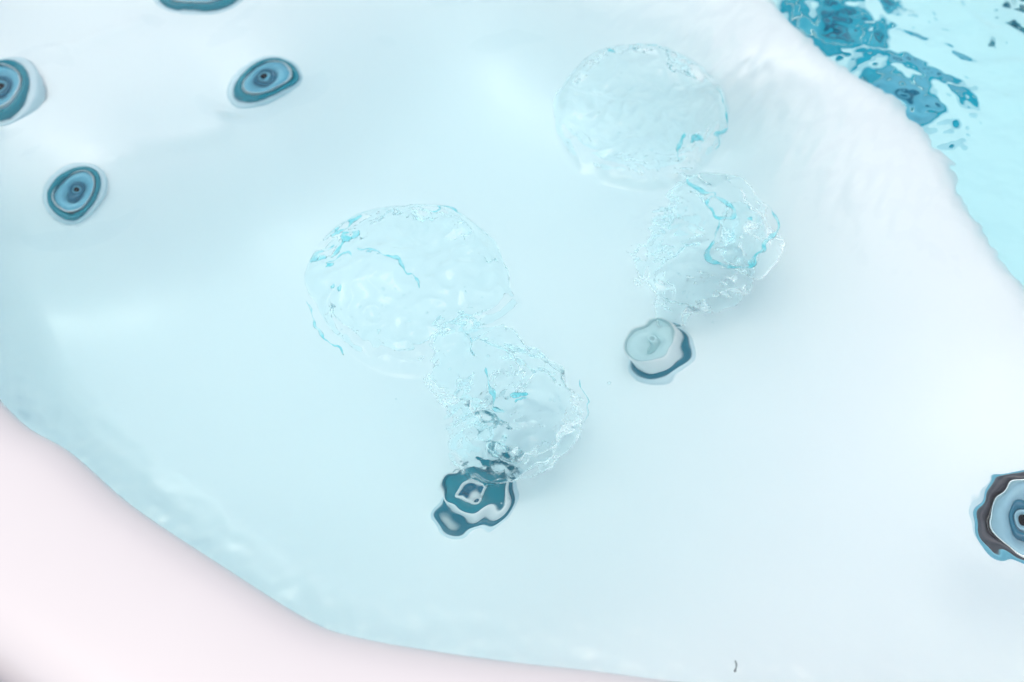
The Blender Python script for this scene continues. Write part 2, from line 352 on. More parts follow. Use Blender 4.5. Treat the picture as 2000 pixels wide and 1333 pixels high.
RELIEF = [  # gentle standing ripples over the jets: corner x, corner y, rows of heights in tenths of a millimetre on a 10 mm grid
  (-0.58, 0.435, [
    [0,0,0,0,0,0,0,0,0,-1,-1,-1,-1,-1,-1,0,0,0,0,0,0,0,0,0,0,0,0,0,0,0,0],
    [0,0,0,0,0,0,0,-1,-1,-1,-2,-2,-2,-2,-2,-1,-1,0,0,1,1,1,1,0,0,0,0,0,0,0,0],
    [0,0,0,0,0,-1,-1,-1,-2,-3,-5,-6,-7,-7,-6,-5,-3,-1,0,1,2,2,1,1,1,0,0,0,0,0,0],
    [0,0,0,0,-1,-1,-2,-3,-6,-9,-13,-17,-19,-20,-17,-14,-9,-5,-1,2,3,4,3,2,1,1,0,0,0,0,0],
    [0,0,0,-1,-1,-2,-4,-8,-14,-23,-33,-41,-44,-43,-38,-30,-21,-12,-5,1,4,6,5,3,2,1,0,0,0,0,0],
    [0,0,0,-1,-2,-4,-9,-18,-32,-49,-66,-76,-78,-72,-61,-48,-35,-23,-13,-4,2,6,6,4,3,1,1,0,0,0,0],
    [0,0,-1,-2,-3,-8,-18,-35,-59,-85,-104,-111,-107,-94,-78,-62,-47,-34,-22,-12,-4,2,4,4,3,1,1,0,0,0,0],
    [0,-1,-1,-3,-6,-15,-32,-59,-90,-117,-132,-134,-122,-106,-89,-72,-57,-44,-32,-22,-13,-6,-2,0,1,1,0,0,0,0,0],
    [0,-1,-2,-4,-10,-24,-49,-82,-113,-135,-145,-138,-123,-108,-93,-79,-65,-53,-43,-33,-24,-17,-11,-7,-4,-2,-1,0,0,0,0],
    [0,-1,-2,-6,-15,-34,-64,-96,-123,-142,-145,-135,-121,-108,-96,-84,-74,-63,-54,-45,-37,-30,-24,-19,-13,-7,-3,-1,0,0,0],
    [0,-1,-3,-8,-20,-42,-72,-100,-124,-139,-140,-130,-119,-108,-98,-90,-82,-74,-65,-57,-50,-45,-39,-33,-25,-15,-7,-3,-1,0,0],
    [0,-1,-3,-9,-23,-45,-71,-97,-118,-131,-132,-126,-118,-109,-101,-96,-91,-84,-76,-69,-64,-60,-55,-48,-38,-26,-14,-5,-2,-1,0],
    [0,-1,-3,-10,-23,-43,-65,-87,-106,-119,-124,-122,-117,-111,-105,-102,-99,-93,-87,-82,-79,-77,-73,-64,-53,-37,-21,-9,-3,-1,0],
    [0,-1,-3,-9,-20,-36,-54,-73,-90,-104,-113,-116,-116,-113,-109,-107,-106,-102,-97,-94,-93,-93,-90,-80,-66,-48,-28,-13,-4,-1,0],
    [0,0,-2,-6,-15,-27,-40,-56,-73,-88,-101,-109,-114,-115,-114,-113,-112,-109,-106,-105,-105,-107,-104,-94,-78,-57,-35,-16,-5,-2,-1],
    [0,0,-1,-3,-8,-15,-25,-37,-53,-70,-86,-100,-110,-117,-120,-120,-118,-116,-114,-114,-115,-117,-115,-103,-85,-63,-38,-18,-6,-2,-1],
    [0,1,1,1,0,-3,-9,-18,-32,-51,-71,-89,-105,-118,-126,-127,-125,-123,-122,-122,-123,-124,-120,-108,-89,-65,-39,-18,-6,-2,-1],
    [1,1,2,4,7,8,6,0,-12,-30,-54,-76,-97,-115,-126,-130,-129,-128,-128,-128,-129,-128,-121,-107,-87,-64,-37,-17,-6,-2,-1],
    [1,1,3,7,12,17,19,16,6,-11,-36,-63,-88,-108,-123,-129,-130,-131,-132,-132,-132,-128,-119,-103,-82,-58,-32,-14,-5,-2,-1],
    [1,2,4,8,15,23,28,28,20,5,-19,-47,-75,-98,-115,-125,-130,-132,-134,-135,-132,-125,-112,-95,-74,-49,-26,-11,-4,-1,-1],
    [1,2,3,8,16,26,34,35,30,16,-5,-32,-60,-85,-104,-118,-126,-131,-134,-132,-127,-117,-102,-84,-62,-38,-19,-7,-3,-1,0],
    [1,1,3,7,14,25,35,39,35,23,6,-17,-44,-69,-90,-106,-117,-124,-125,-122,-115,-104,-88,-70,-48,-27,-12,-5,-2,-1,0],
    [1,1,2,5,12,22,32,38,36,27,12,-6,-28,-51,-72,-89,-101,-108,-109,-106,-98,-87,-71,-52,-32,-17,-7,-3,-1,0,0],
    [0,1,2,4,8,16,26,33,33,27,16,1,-17,-36,-54,-69,-81,-87,-89,-86,-78,-66,-51,-34,-19,-9,-4,-2,-1,0,0],
    [0,1,1,3,5,10,17,24,27,24,17,6,-8,-23,-37,-50,-60,-65,-67,-63,-56,-44,-31,-19,-10,-5,-2,-1,0,0,0],
    [0,0,1,2,3,6,10,15,18,18,14,7,-2,-13,-24,-33,-40,-44,-44,-40,-33,-24,-15,-9,-4,-2,-1,-1,0,0,0],
    [0,0,0,1,2,3,5,8,10,11,9,6,1,-6,-12,-18,-22,-24,-23,-20,-15,-11,-6,-4,-2,-1,-1,0,0,0,0],
    [0,0,0,1,1,2,3,4,5,5,5,4,2,-1,-4,-7,-9,-10,-9,-8,-6,-4,-2,-1,-1,0,0,0,0,0,0],
    [0,0,0,0,0,1,1,2,2,2,3,2,1,0,-1,-2,-3,-3,-3,-3,-2,-1,-1,-1,0,0,0,0,0,0,0],
    [0,0,0,0,0,0,1,1,1,1,1,1,1,0,0,0,-1,-1,-1,-1,-1,-1,0,0,0,0,0,0,0,0,0],
    [0,0,0,0,0,0,0,0,0,1,1,1,0,0,0,0,0,0,0,0,0,0,0,0,0,0,0,0,0,0,0],
  ]),
  (-0.85, 0.135, [
    [0,0,0,0,0,0,0,0,0,0,0,0,0,0,0,0,-1,-1,-1,0,0,0,0,0,0,0,0,0,0,0,0,0],
    [0,0,0,0,0,0,0,0,0,0,0,-1,-1,-1,-1,-1,-1,-1,-1,-1,-1,-1,-1,0,0,0,0,0,0,0,0,0],
    [0,0,0,0,0,0,0,0,0,-1,-1,-1,-2,-2,-2,-3,-3,-3,-3,-2,-2,-1,-1,-1,-1,0,0,0,0,0,0,0],
    [0,0,0,0,0,0,0,0,-1,-1,-2,-3,-4,-5,-7,-8,-8,-8,-7,-6,-5,-3,-2,-2,-1,-1,0,0,0,0,0,0],
    [0,0,0,0,0,0,0,-1,-1,-2,-4,-7,-10,-14,-17,-19,-21,-20,-18,-16,-12,-9,-6,-4,-2,-1,-1,0,0,0,0,0],
    [0,0,0,0,0,0,-1,-1,-3,-6,-10,-15,-22,-29,-36,-40,-43,-43,-40,-34,-27,-20,-13,-8,-5,-3,-1,-1,0,0,0,0],
    [0,0,0,0,0,-1,-1,-3,-6,-12,-19,-29,-40,-50,-59,-66,-70,-71,-67,-59,-49,-38,-26,-17,-9,-5,-3,-1,-1,0,0,0],
    [0,0,0,0,0,-1,-3,-6,-12,-21,-32,-45,-58,-69,-80,-90,-96,-97,-93,-84,-72,-59,-44,-30,-18,-10,-5,-2,-1,-1,0,0],
    [0,0,0,0,-1,-2,-5,-10,-19,-32,-45,-58,-72,-86,-99,-111,-119,-120,-115,-105,-91,-76,-61,-45,-29,-17,-8,-4,-2,-1,0,0],
    [0,0,0,0,-1,-3,-7,-15,-27,-40,-54,-69,-84,-100,-115,-129,-138,-141,-135,-122,-106,-89,-73,-57,-41,-25,-14,-6,-3,-1,-1,0],
    [0,0,0,0,-1,-4,-10,-20,-33,-47,-61,-77,-93,-110,-126,-141,-151,-154,-148,-134,-116,-98,-81,-65,-50,-34,-20,-10,-4,-2,-1,0],
    [0,0,0,0,-2,-5,-13,-24,-36,-50,-66,-82,-99,-116,-132,-146,-155,-158,-152,-139,-122,-104,-86,-71,-56,-41,-26,-13,-6,-2,-1,0],
    [0,0,0,0,-2,-6,-14,-25,-38,-53,-69,-86,-103,-119,-134,-146,-154,-156,-152,-140,-124,-106,-89,-74,-60,-46,-31,-17,-8,-3,-1,-1],
    [0,0,0,0,-1,-5,-13,-24,-37,-53,-70,-88,-105,-121,-134,-145,-151,-153,-150,-140,-125,-107,-90,-75,-62,-49,-35,-21,-10,-4,-2,-1],
    [0,0,1,1,0,-4,-11,-21,-35,-51,-69,-88,-106,-121,-133,-143,-149,-151,-149,-140,-126,-109,-92,-77,-64,-51,-38,-24,-12,-5,-2,-1],
    [0,1,1,2,2,-1,-7,-16,-30,-47,-66,-86,-104,-119,-131,-140,-146,-149,-148,-140,-127,-111,-94,-79,-66,-53,-40,-26,-13,-5,-2,-1],
    [0,1,2,3,4,3,-1,-10,-24,-41,-61,-81,-100,-115,-127,-137,-143,-148,-147,-140,-128,-113,-96,-81,-67,-55,-41,-26,-13,-6,-2,-1],
    [0,1,2,4,6,8,5,-2,-15,-33,-53,-74,-93,-110,-125,-138,-145,-148,-147,-140,-128,-114,-98,-83,-69,-55,-42,-26,-13,-5,-2,-1],
    [1,1,2,5,8,12,12,6,-6,-23,-44,-65,-86,-106,-125,-142,-149,-149,-147,-140,-129,-115,-100,-84,-70,-56,-41,-25,-12,-5,-2,-1],
    [1,1,3,5,10,16,19,15,4,-14,-35,-57,-80,-103,-124,-140,-146,-147,-146,-140,-130,-116,-101,-85,-70,-55,-39,-23,-11,-4,-2,-1],
    [1,1,3,6,11,18,24,23,13,-4,-26,-49,-73,-97,-119,-133,-140,-144,-145,-140,-130,-116,-100,-84,-68,-52,-35,-19,-9,-3,-1,-1],
    [1,1,3,5,11,19,27,29,21,5,-17,-41,-66,-90,-111,-125,-134,-140,-143,-140,-130,-115,-98,-81,-64,-47,-29,-15,-6,-3,-1,0],
    [0,1,2,5,10,18,28,31,26,13,-8,-32,-57,-80,-102,-118,-130,-138,-142,-138,-127,-111,-93,-75,-57,-39,-22,-11,-4,-2,-1,0],
    [0,1,2,4,8,16,25,31,28,18,0,-22,-46,-70,-92,-112,-127,-136,-139,-133,-119,-102,-84,-66,-47,-29,-15,-7,-3,-1,-1,0],
    [0,1,1,3,6,12,21,27,28,21,7,-12,-35,-58,-81,-102,-119,-128,-128,-120,-106,-89,-71,-52,-34,-19,-9,-4,-2,-1,0,0],
    [0,0,1,2,4,8,15,21,24,21,11,-3,-22,-44,-65,-85,-100,-108,-107,-99,-86,-70,-52,-35,-21,-11,-5,-2,-1,-1,0,0],
    [0,0,1,1,3,5,9,14,18,17,12,3,-11,-28,-46,-62,-74,-80,-79,-72,-60,-45,-31,-19,-11,-5,-3,-1,-1,0,0,0],
    [0,0,0,1,2,3,5,8,11,12,10,5,-3,-14,-25,-37,-45,-48,-47,-41,-32,-23,-15,-9,-5,-3,-1,-1,0,0,0,0],
    [0,0,0,0,1,2,3,4,5,6,6,4,1,-4,-10,-16,-20,-22,-21,-18,-14,-10,-6,-4,-2,-1,-1,0,0,0,0,0],
    [0,0,0,0,0,1,1,2,3,3,3,3,2,0,-3,-5,-7,-7,-7,-6,-5,-3,-2,-2,-1,-1,0,0,0,0,0,0],
    [0,0,0,0,0,0,1,1,1,1,2,1,1,1,0,-1,-2,-2,-2,-2,-2,-1,-1,-1,-1,0,0,0,0,0,0,0],
    [0,0,0,0,0,0,0,0,1,1,1,1,1,0,0,0,0,-1,-1,-1,-1,-1,0,0,0,0,0,0,0,0,0,0],
  ]),
  (-1.0125, 0.3875, [
    [0,0,0,0,0,0,0,0,0,0,0,0,0,-1,-1,-1,-1,-1,0,0,0,0,0,0,0,0,0,0,0,0,0],
    [0,0,0,0,0,0,0,0,0,0,-1,-1,-1,-1,-1,-1,-1,-1,-1,-1,-1,0,0,0,0,0,0,0,0,0,0],
    [0,0,0,0,0,0,0,0,-1,-1,-1,-2,-2,-3,-3,-4,-4,-3,-3,-2,-1,-1,0,0,0,0,0,0,0,0,0],
    [0,0,0,0,0,0,0,-1,-1,-2,-3,-4,-6,-7,-9,-9,-9,-8,-6,-4,-3,-2,-1,-1,0,0,0,0,0,0,0],
    [0,0,0,0,0,0,-1,-1,-2,-4,-6,-9,-13,-16,-20,-22,-21,-19,-15,-10,-6,-3,-2,-1,0,0,0,0,0,0,0],
    [0,0,0,0,0,-1,-1,-2,-4,-7,-11,-16,-23,-29,-34,-38,-40,-36,-29,-20,-12,-7,-3,-2,-1,0,0,0,0,0,0],
    [0,0,0,0,0,-1,-2,-3,-6,-11,-16,-23,-31,-38,-45,-50,-53,-51,-43,-31,-20,-11,-5,-2,-1,0,0,0,0,0,0],
    [0,0,0,0,-1,-1,-2,-4,-8,-13,-18,-25,-32,-38,-44,-48,-50,-50,-45,-35,-24,-14,-7,-3,-1,0,0,0,0,0,0],
    [0,0,0,0,-1,-1,-2,-4,-7,-11,-16,-22,-27,-31,-34,-35,-35,-34,-34,-29,-21,-13,-6,-2,-1,0,0,0,0,0,0],
    [0,0,0,0,0,-1,-1,-3,-5,-8,-12,-16,-19,-21,-22,-22,-20,-19,-19,-17,-12,-7,-2,0,1,1,1,0,0,0,0],
    [0,0,0,0,0,0,0,0,-1,-3,-6,-9,-11,-12,-12,-10,-8,-7,-6,-4,-1,3,5,6,5,3,2,1,0,0,0],
    [0,0,0,0,1,1,2,3,3,2,0,-2,-4,-5,-4,-1,2,3,5,7,10,13,14,13,10,6,3,1,1,0,0],
    [0,0,0,0,1,2,3,5,6,6,4,2,1,1,3,6,9,10,12,16,19,22,22,21,16,10,5,2,1,1,0],
    [0,0,0,0,0,2,3,5,7,7,5,4,3,4,7,11,13,15,18,22,26,29,30,28,23,15,8,4,2,1,0],
    [0,0,-1,-1,-1,0,1,3,5,5,4,4,4,6,9,13,15,18,21,26,31,34,35,34,29,21,11,5,2,1,0],
    [0,-1,-1,-3,-4,-4,-3,-1,0,1,1,2,3,5,9,13,15,19,23,29,34,38,40,39,35,25,14,7,3,1,1],
    [0,-1,-2,-5,-7,-9,-9,-8,-7,-5,-4,-2,0,4,7,10,14,19,24,31,37,42,45,45,40,30,17,8,3,1,1],
    [0,-1,-3,-7,-11,-15,-17,-17,-15,-13,-11,-7,-3,2,5,8,13,18,25,33,41,46,50,51,46,33,19,9,4,2,1],
    [-1,-2,-4,-9,-15,-21,-25,-26,-25,-22,-17,-11,-5,-1,3,7,12,19,27,36,45,51,55,56,50,35,19,9,4,2,1],
    [-1,-2,-4,-10,-18,-27,-33,-36,-36,-31,-24,-16,-9,-4,0,6,12,20,30,40,48,56,61,60,51,35,18,8,3,1,1],
    [0,-1,-4,-10,-20,-31,-39,-45,-45,-39,-30,-22,-15,-8,-2,5,12,21,31,42,51,59,64,62,49,31,16,7,3,1,1],
    [0,-1,-3,-9,-19,-32,-43,-51,-53,-48,-38,-28,-20,-13,-5,4,13,22,32,42,52,60,63,59,44,26,12,5,2,1,1],
    [0,-1,-3,-7,-16,-29,-42,-53,-58,-55,-46,-36,-26,-17,-7,3,13,22,32,41,50,58,59,51,35,19,9,4,2,1,0],
    [0,-1,-2,-5,-11,-22,-37,-49,-58,-59,-53,-43,-32,-20,-9,2,12,21,30,39,47,53,50,39,25,13,6,3,1,1,0],
    [0,0,-1,-3,-7,-15,-27,-40,-50,-54,-52,-45,-34,-23,-11,0,10,19,27,35,42,44,37,26,15,8,4,2,1,0,0],
    [0,0,-1,-2,-4,-8,-16,-26,-36,-43,-44,-40,-32,-22,-11,-1,8,16,23,30,33,31,24,15,9,5,2,1,1,0,0],
    [0,0,0,-1,-2,-4,-8,-14,-21,-28,-31,-30,-25,-18,-10,-2,6,12,18,21,21,18,13,8,5,3,1,1,0,0,0],
    [0,0,0,-1,-1,-2,-4,-6,-10,-14,-17,-17,-15,-12,-7,-1,4,8,10,12,11,9,6,4,2,1,1,0,0,0,0],
    [0,0,0,0,-1,-1,-2,-3,-4,-6,-7,-8,-7,-6,-3,-1,2,4,5,5,5,4,3,2,1,1,0,0,0,0,0],
    [0,0,0,0,0,0,-1,-1,-2,-2,-3,-3,-3,-2,-1,0,1,2,2,2,2,2,1,1,1,0,0,0,0,0,0],
    [0,0,0,0,0,0,0,0,-1,-1,-1,-1,-1,-1,0,0,0,1,1,1,1,1,1,0,0,0,0,0,0,0,0],
  ]),
  (-0.725, 0.695, [
    [0,0,0,0,0,0,0,-1,-1,-1,-1,-1,-1,0,0,0,0,-1,-1,-1,-1,-1,-1,-1,0,0,0,0,0,0,0],
    [0,0,0,0,0,-1,-1,-1,-2,-2,-2,-2,-1,0,1,1,1,0,-1,-2,-2,-2,-2,-1,-1,0,0,0,0,0,0],
    [0,0,0,0,-1,-1,-2,-3,-4,-5,-5,-3,-1,2,4,5,4,1,-1,-3,-4,-4,-3,-2,-2,-1,-1,0,0,0,0],
    [0,0,0,-1,-1,-2,-4,-6,-8,-9,-8,-5,1,7,11,11,9,5,0,-4,-7,-8,-7,-5,-3,-2,-1,-1,0,0,0],
    [0,0,-1,-1,-2,-4,-7,-11,-14,-15,-12,-5,5,14,19,20,17,10,3,-3,-9,-12,-12,-9,-6,-4,-2,-1,-1,0,0],
    [0,0,-1,-2,-3,-7,-12,-17,-20,-19,-12,-2,11,22,30,31,26,18,9,0,-8,-14,-16,-15,-11,-7,-4,-2,-1,0,0],
    [0,-1,-1,-3,-6,-11,-17,-22,-23,-18,-8,5,20,34,41,42,37,29,20,9,-2,-12,-18,-20,-16,-11,-6,-3,-1,-1,0],
    [0,-1,-2,-4,-8,-14,-20,-23,-20,-11,3,19,35,46,53,53,49,43,33,22,9,-5,-16,-22,-21,-15,-9,-4,-2,-1,0],
    [0,-1,-2,-5,-10,-16,-20,-18,-10,4,21,37,50,60,65,65,62,56,48,37,23,7,-9,-20,-24,-20,-12,-6,-3,-1,-1],
    [-1,-1,-3,-6,-10,-14,-14,-8,6,23,40,54,66,75,79,79,76,71,62,51,37,21,2,-15,-23,-22,-15,-8,-4,-2,-1],
    [-1,-1,-3,-6,-9,-10,-5,6,24,42,58,71,82,90,93,93,90,85,76,64,50,33,14,-6,-19,-22,-16,-9,-4,-2,-1],
    [-1,-1,-3,-5,-6,-3,6,22,41,59,74,87,97,105,108,108,105,99,89,77,62,45,25,3,-13,-19,-16,-10,-5,-2,-1],
    [-1,-1,-2,-3,-1,5,18,36,56,73,88,100,110,118,122,122,119,111,101,89,74,56,35,13,-6,-15,-14,-10,-5,-2,-1],
    [-1,-1,-2,-1,3,12,28,48,67,84,98,110,119,127,133,134,130,122,111,99,83,65,44,21,1,-10,-12,-8,-4,-2,-1],
    [0,-1,-1,1,7,19,36,57,76,91,105,115,124,132,138,139,135,128,119,106,91,72,51,28,7,-5,-8,-7,-4,-2,-1],
    [0,0,0,2,10,23,42,62,80,95,107,116,123,128,133,135,133,129,121,110,96,78,56,32,12,0,-5,-5,-3,-1,-1],
    [0,0,0,3,11,25,45,64,81,95,105,111,114,116,120,123,124,124,119,111,97,80,59,35,16,4,-2,-3,-2,-1,0],
    [0,0,1,3,11,25,45,64,79,91,99,101,100,96,97,104,111,115,114,107,96,80,59,37,19,7,0,-1,-1,-1,0],
    [0,0,1,3,10,23,42,60,74,84,89,88,81,71,70,83,97,104,106,101,92,77,58,38,21,8,2,0,-1,0,0],
    [0,0,1,3,8,19,36,54,67,75,77,74,65,53,53,68,83,93,96,93,85,72,54,36,20,8,2,0,0,0,0],
    [0,0,1,2,6,14,29,45,57,63,64,60,54,48,50,60,73,81,85,83,76,64,48,31,16,6,2,0,0,0,0],
    [0,0,1,2,4,10,20,33,45,51,52,49,46,44,46,54,63,70,73,72,65,54,39,23,11,4,1,0,0,0,0],
    [0,0,0,1,2,6,12,21,31,37,40,40,39,39,41,47,53,58,60,59,52,40,27,15,7,3,1,0,0,0,0],
    [0,0,0,1,1,3,6,12,18,24,28,29,30,32,34,38,43,46,46,43,36,25,15,8,4,1,1,0,0,0,0],
    [0,0,0,0,1,2,3,6,9,13,16,18,20,22,25,28,30,31,30,26,20,13,8,4,2,1,0,0,0,0,0],
    [0,0,0,0,0,1,2,3,4,6,8,9,11,12,14,16,17,17,16,13,9,6,3,2,1,1,0,0,0,0,0],
    [0,0,0,0,0,0,1,1,2,3,3,4,5,6,7,7,8,7,7,5,4,3,2,1,1,0,0,0,0,0,0],
    [0,0,0,0,0,0,0,1,1,1,1,2,2,2,3,3,3,3,3,2,2,1,1,0,0,0,0,0,0,0,0],
    [0,0,0,0,0,0,0,0,0,1,1,1,1,1,1,1,1,1,1,1,1,1,0,0,0,0,0,0,0,0,0],
    [0,0,0,0,0,0,0,0,0,0,0,0,0,1,1,1,1,1,0,0,0,0,0,0,0,0,0,0,0,0,0],
  ]),
  (0.51, -0.46, [
    [0,0,0,0,0,0,0,0,0,0,-1,-1,-1,-1,-1,-1,-1,0,0,0,0,0,0,0,0,0,0,0,0,0,0,0],
    [0,0,0,0,0,0,0,0,-1,-1,-1,-1,-1,-1,-1,-1,-1,-1,-1,0,0,0,0,0,0,0,0,0,0,0,0,0],
    [0,0,0,0,0,0,-1,-1,-1,-2,-2,-3,-3,-4,-4,-3,-3,-2,-1,-1,-1,0,0,0,0,0,0,0,0,0,0,0],
    [0,0,0,0,-1,-1,-1,-2,-3,-4,-6,-8,-9,-10,-9,-9,-7,-5,-4,-2,-1,-1,0,0,0,0,0,0,0,0,0,0],
    [0,0,0,-1,-1,-2,-3,-5,-7,-11,-15,-19,-22,-23,-23,-21,-18,-14,-9,-6,-3,-1,0,0,0,0,0,0,0,0,0,0],
    [0,0,-1,-1,-2,-3,-6,-11,-17,-25,-33,-40,-44,-46,-46,-42,-36,-29,-21,-13,-7,-3,-1,0,0,0,0,0,0,0,0,0],
    [0,0,-1,-2,-4,-7,-14,-24,-36,-48,-59,-67,-71,-73,-72,-67,-60,-49,-38,-25,-14,-6,-2,0,1,1,1,0,0,0,0,0],
    [0,-1,-1,-3,-7,-15,-27,-44,-61,-75,-86,-93,-97,-98,-96,-90,-81,-69,-55,-39,-24,-11,-3,1,2,2,1,1,0,0,0,0],
    [0,-1,-2,-6,-13,-27,-47,-68,-87,-100,-110,-116,-120,-120,-118,-112,-102,-88,-70,-51,-32,-15,-3,3,4,3,2,1,1,0,0,0],
    [-1,-1,-4,-10,-24,-45,-70,-92,-110,-123,-131,-136,-138,-139,-136,-130,-119,-103,-83,-61,-38,-17,-2,7,8,7,4,2,1,1,0,0],
    [-1,-2,-6,-17,-37,-64,-91,-113,-129,-141,-147,-150,-151,-151,-148,-143,-132,-115,-93,-67,-41,-17,3,14,16,12,7,4,2,1,0,0],
    [-1,-3,-10,-25,-50,-80,-107,-129,-144,-153,-156,-157,-156,-154,-152,-147,-137,-121,-98,-70,-41,-13,9,23,26,20,12,6,3,1,1,0],
    [-1,-4,-13,-32,-61,-91,-117,-138,-152,-157,-157,-155,-153,-151,-147,-142,-133,-118,-97,-68,-38,-8,17,34,38,30,18,9,4,2,1,0],
    [-2,-5,-16,-37,-67,-95,-120,-140,-150,-151,-149,-146,-144,-142,-138,-132,-122,-108,-89,-62,-33,-4,22,42,49,41,26,13,6,3,1,0],
    [-2,-6,-17,-39,-66,-92,-115,-132,-138,-137,-134,-132,-130,-128,-124,-118,-110,-97,-79,-55,-28,-2,24,45,56,49,32,16,7,3,1,1],
    [-2,-6,-17,-36,-60,-82,-100,-113,-118,-117,-116,-114,-112,-110,-107,-104,-99,-89,-73,-52,-28,-4,19,41,54,51,35,18,8,3,1,1],
    [-1,-5,-14,-31,-50,-67,-80,-89,-94,-96,-97,-96,-94,-91,-91,-93,-91,-84,-71,-53,-32,-11,10,30,45,46,34,18,8,3,1,1],
    [-1,-4,-11,-24,-39,-51,-60,-66,-71,-75,-77,-77,-77,-76,-79,-83,-82,-78,-69,-55,-38,-20,-1,16,31,36,28,15,7,3,1,1],
    [-1,-3,-8,-17,-28,-37,-43,-48,-52,-56,-58,-60,-60,-61,-64,-66,-67,-66,-62,-54,-42,-27,-12,3,17,24,20,12,6,3,1,0],
    [0,-2,-5,-11,-19,-25,-30,-33,-37,-40,-42,-44,-46,-47,-49,-51,-52,-53,-53,-50,-43,-33,-20,-6,6,13,12,8,4,2,1,0],
    [0,-1,-3,-6,-11,-16,-19,-22,-24,-26,-29,-32,-34,-36,-37,-39,-41,-43,-45,-45,-43,-37,-26,-13,-1,6,7,5,3,1,1,0],
    [0,0,-1,-3,-6,-9,-11,-13,-14,-16,-19,-22,-25,-27,-29,-31,-33,-37,-40,-43,-44,-41,-30,-17,-6,1,3,3,2,1,0,0],
    [0,0,0,-1,-2,-4,-6,-7,-7,-9,-12,-15,-19,-22,-25,-27,-30,-34,-38,-43,-46,-42,-32,-18,-7,-1,1,1,1,1,0,0],
    [0,0,0,0,-1,-1,-2,-3,-4,-5,-8,-12,-16,-20,-23,-26,-30,-34,-40,-46,-48,-41,-29,-15,-6,-1,0,1,0,0,0,0],
    [0,0,0,0,0,0,-1,-1,-2,-4,-7,-11,-16,-21,-25,-29,-33,-37,-43,-46,-44,-34,-22,-11,-4,-1,0,0,0,0,0,0],
    [0,0,0,0,0,0,0,-1,-2,-4,-7,-11,-16,-21,-27,-32,-35,-38,-40,-39,-33,-23,-13,-6,-2,-1,0,0,0,0,0,0],
    [0,0,0,0,0,0,0,0,-1,-3,-6,-9,-14,-19,-24,-28,-30,-31,-30,-26,-20,-13,-7,-3,-1,0,0,0,0,0,0,0],
    [0,0,0,0,0,0,0,0,-1,-2,-4,-7,-10,-14,-17,-19,-20,-19,-17,-14,-10,-6,-3,-2,-1,0,0,0,0,0,0,0],
    [0,0,0,0,0,0,0,0,-1,-1,-2,-4,-5,-7,-9,-10,-10,-9,-8,-6,-4,-3,-1,-1,0,0,0,0,0,0,0,0],
    [0,0,0,0,0,0,0,0,0,-1,-1,-2,-2,-3,-4,-4,-4,-4,-3,-2,-2,-1,-1,0,0,0,0,0,0,0,0,0],
    [0,0,0,0,0,0,0,0,0,0,-1,-1,-1,-1,-2,-2,-2,-2,-1,-1,-1,-1,0,0,0,0,0,0,0,0,0,0],
    [0,0,0,0,0,0,0,0,0,0,0,0,-1,-1,-1,-1,-1,-1,-1,0,0,0,0,0,0,0,0,0,0,0,0,0],
  ]),
]

def relief(X, Y):
    out = np.zeros(X.shape)
    for x0, y0, rows in RELIEF:
        g = np.array(rows)*1e-4
        g = np.pad(g, 3)
        fx_ = (X-x0)/.01+3; fy_ = (Y-y0)/.01+3
        i = np.floor(fx_).astype(int); j = np.floor(fy_).astype(int)
        m = (i >= 1) & (j >= 1) & (i < g.shape[1]-2) & (j < g.shape[0]-2)
        a = (fx_-i)[m]; b = (fy_-j)[m]; i = i[m]; j = j[m]
        def wts(t): return [((-t+2)*t-1)*t/2, ((3*t-5)*t*t+2)/2, ((-3*t+4)*t+1)*t/2, (t-1)*t*t/2]
        wa, wb = wts(a), wts(b); s = 0
        for p in range(4):
            for q in range(4): s = s+wb[p]*wa[q]*g[j+p-1, i+q-1]
        out[m] += s
    return out

MOUND_A = catmull(pts2([(-0.305,0.132,0.000), (-0.291,0.184,0.000), (-0.268,0.221,0.000), (-0.230,0.251,0.000), (-0.168,0.265,0.000), (-0.112,0.265,0.000), (-0.079,0.248,0.000), (-0.043,0.205,0.000), (-0.023,0.163,0.000), (-0.011,0.102,0.000), (0.011,0.068,0.000), (-0.011,0.039,0.000), (-0.044,0.015,0.000), (-0.072,-0.022,0.000), (-0.107,-0.053,0.000), (-0.142,-0.062,0.000), (-0.186,-0.050,0.000), (-0.224,-0.022,0.000), (-0.256,0.015,0.000), (-0.279,0.063,0.000), (-0.298,0.097,0.000)]), 4, True)
MOUND_B = catmull(pts2([(0.072,0.460,0.000), (0.087,0.537,0.000), (0.115,0.598,0.000), (0.157,0.646,-0.000), (0.235,0.661,0.000), (0.287,0.639,0.000), (0.328,0.598,0.000), (0.357,0.537,0.000), (0.355,0.460,0.000), (0.333,0.398,0.000), (0.304,0.351,0.000), (0.268,0.316,0.000), (0.218,0.302,0.000), (0.170,0.310,0.000), (0.122,0.333,0.000), (0.090,0.380,0.000)]), 4, True)
SWIRL_A = catmull(pts2([(-0.113,-0.084,0.000), (-0.078,-0.057,0.000), (-0.036,-0.040,0.000), (0.007,-0.022,0.000), (0.029,-0.044,0.000), (0.071,-0.071,0.000), (0.102,-0.092,0.000), (0.111,-0.127,0.000), (0.096,-0.172,0.000), (0.054,-0.192,0.000), (0.040,-0.220,0.000), (0.000,-0.228,0.000), (-0.067,-0.224,0.000), (-0.095,-0.192,0.000), (-0.107,-0.143,0.000)]), 4, True)
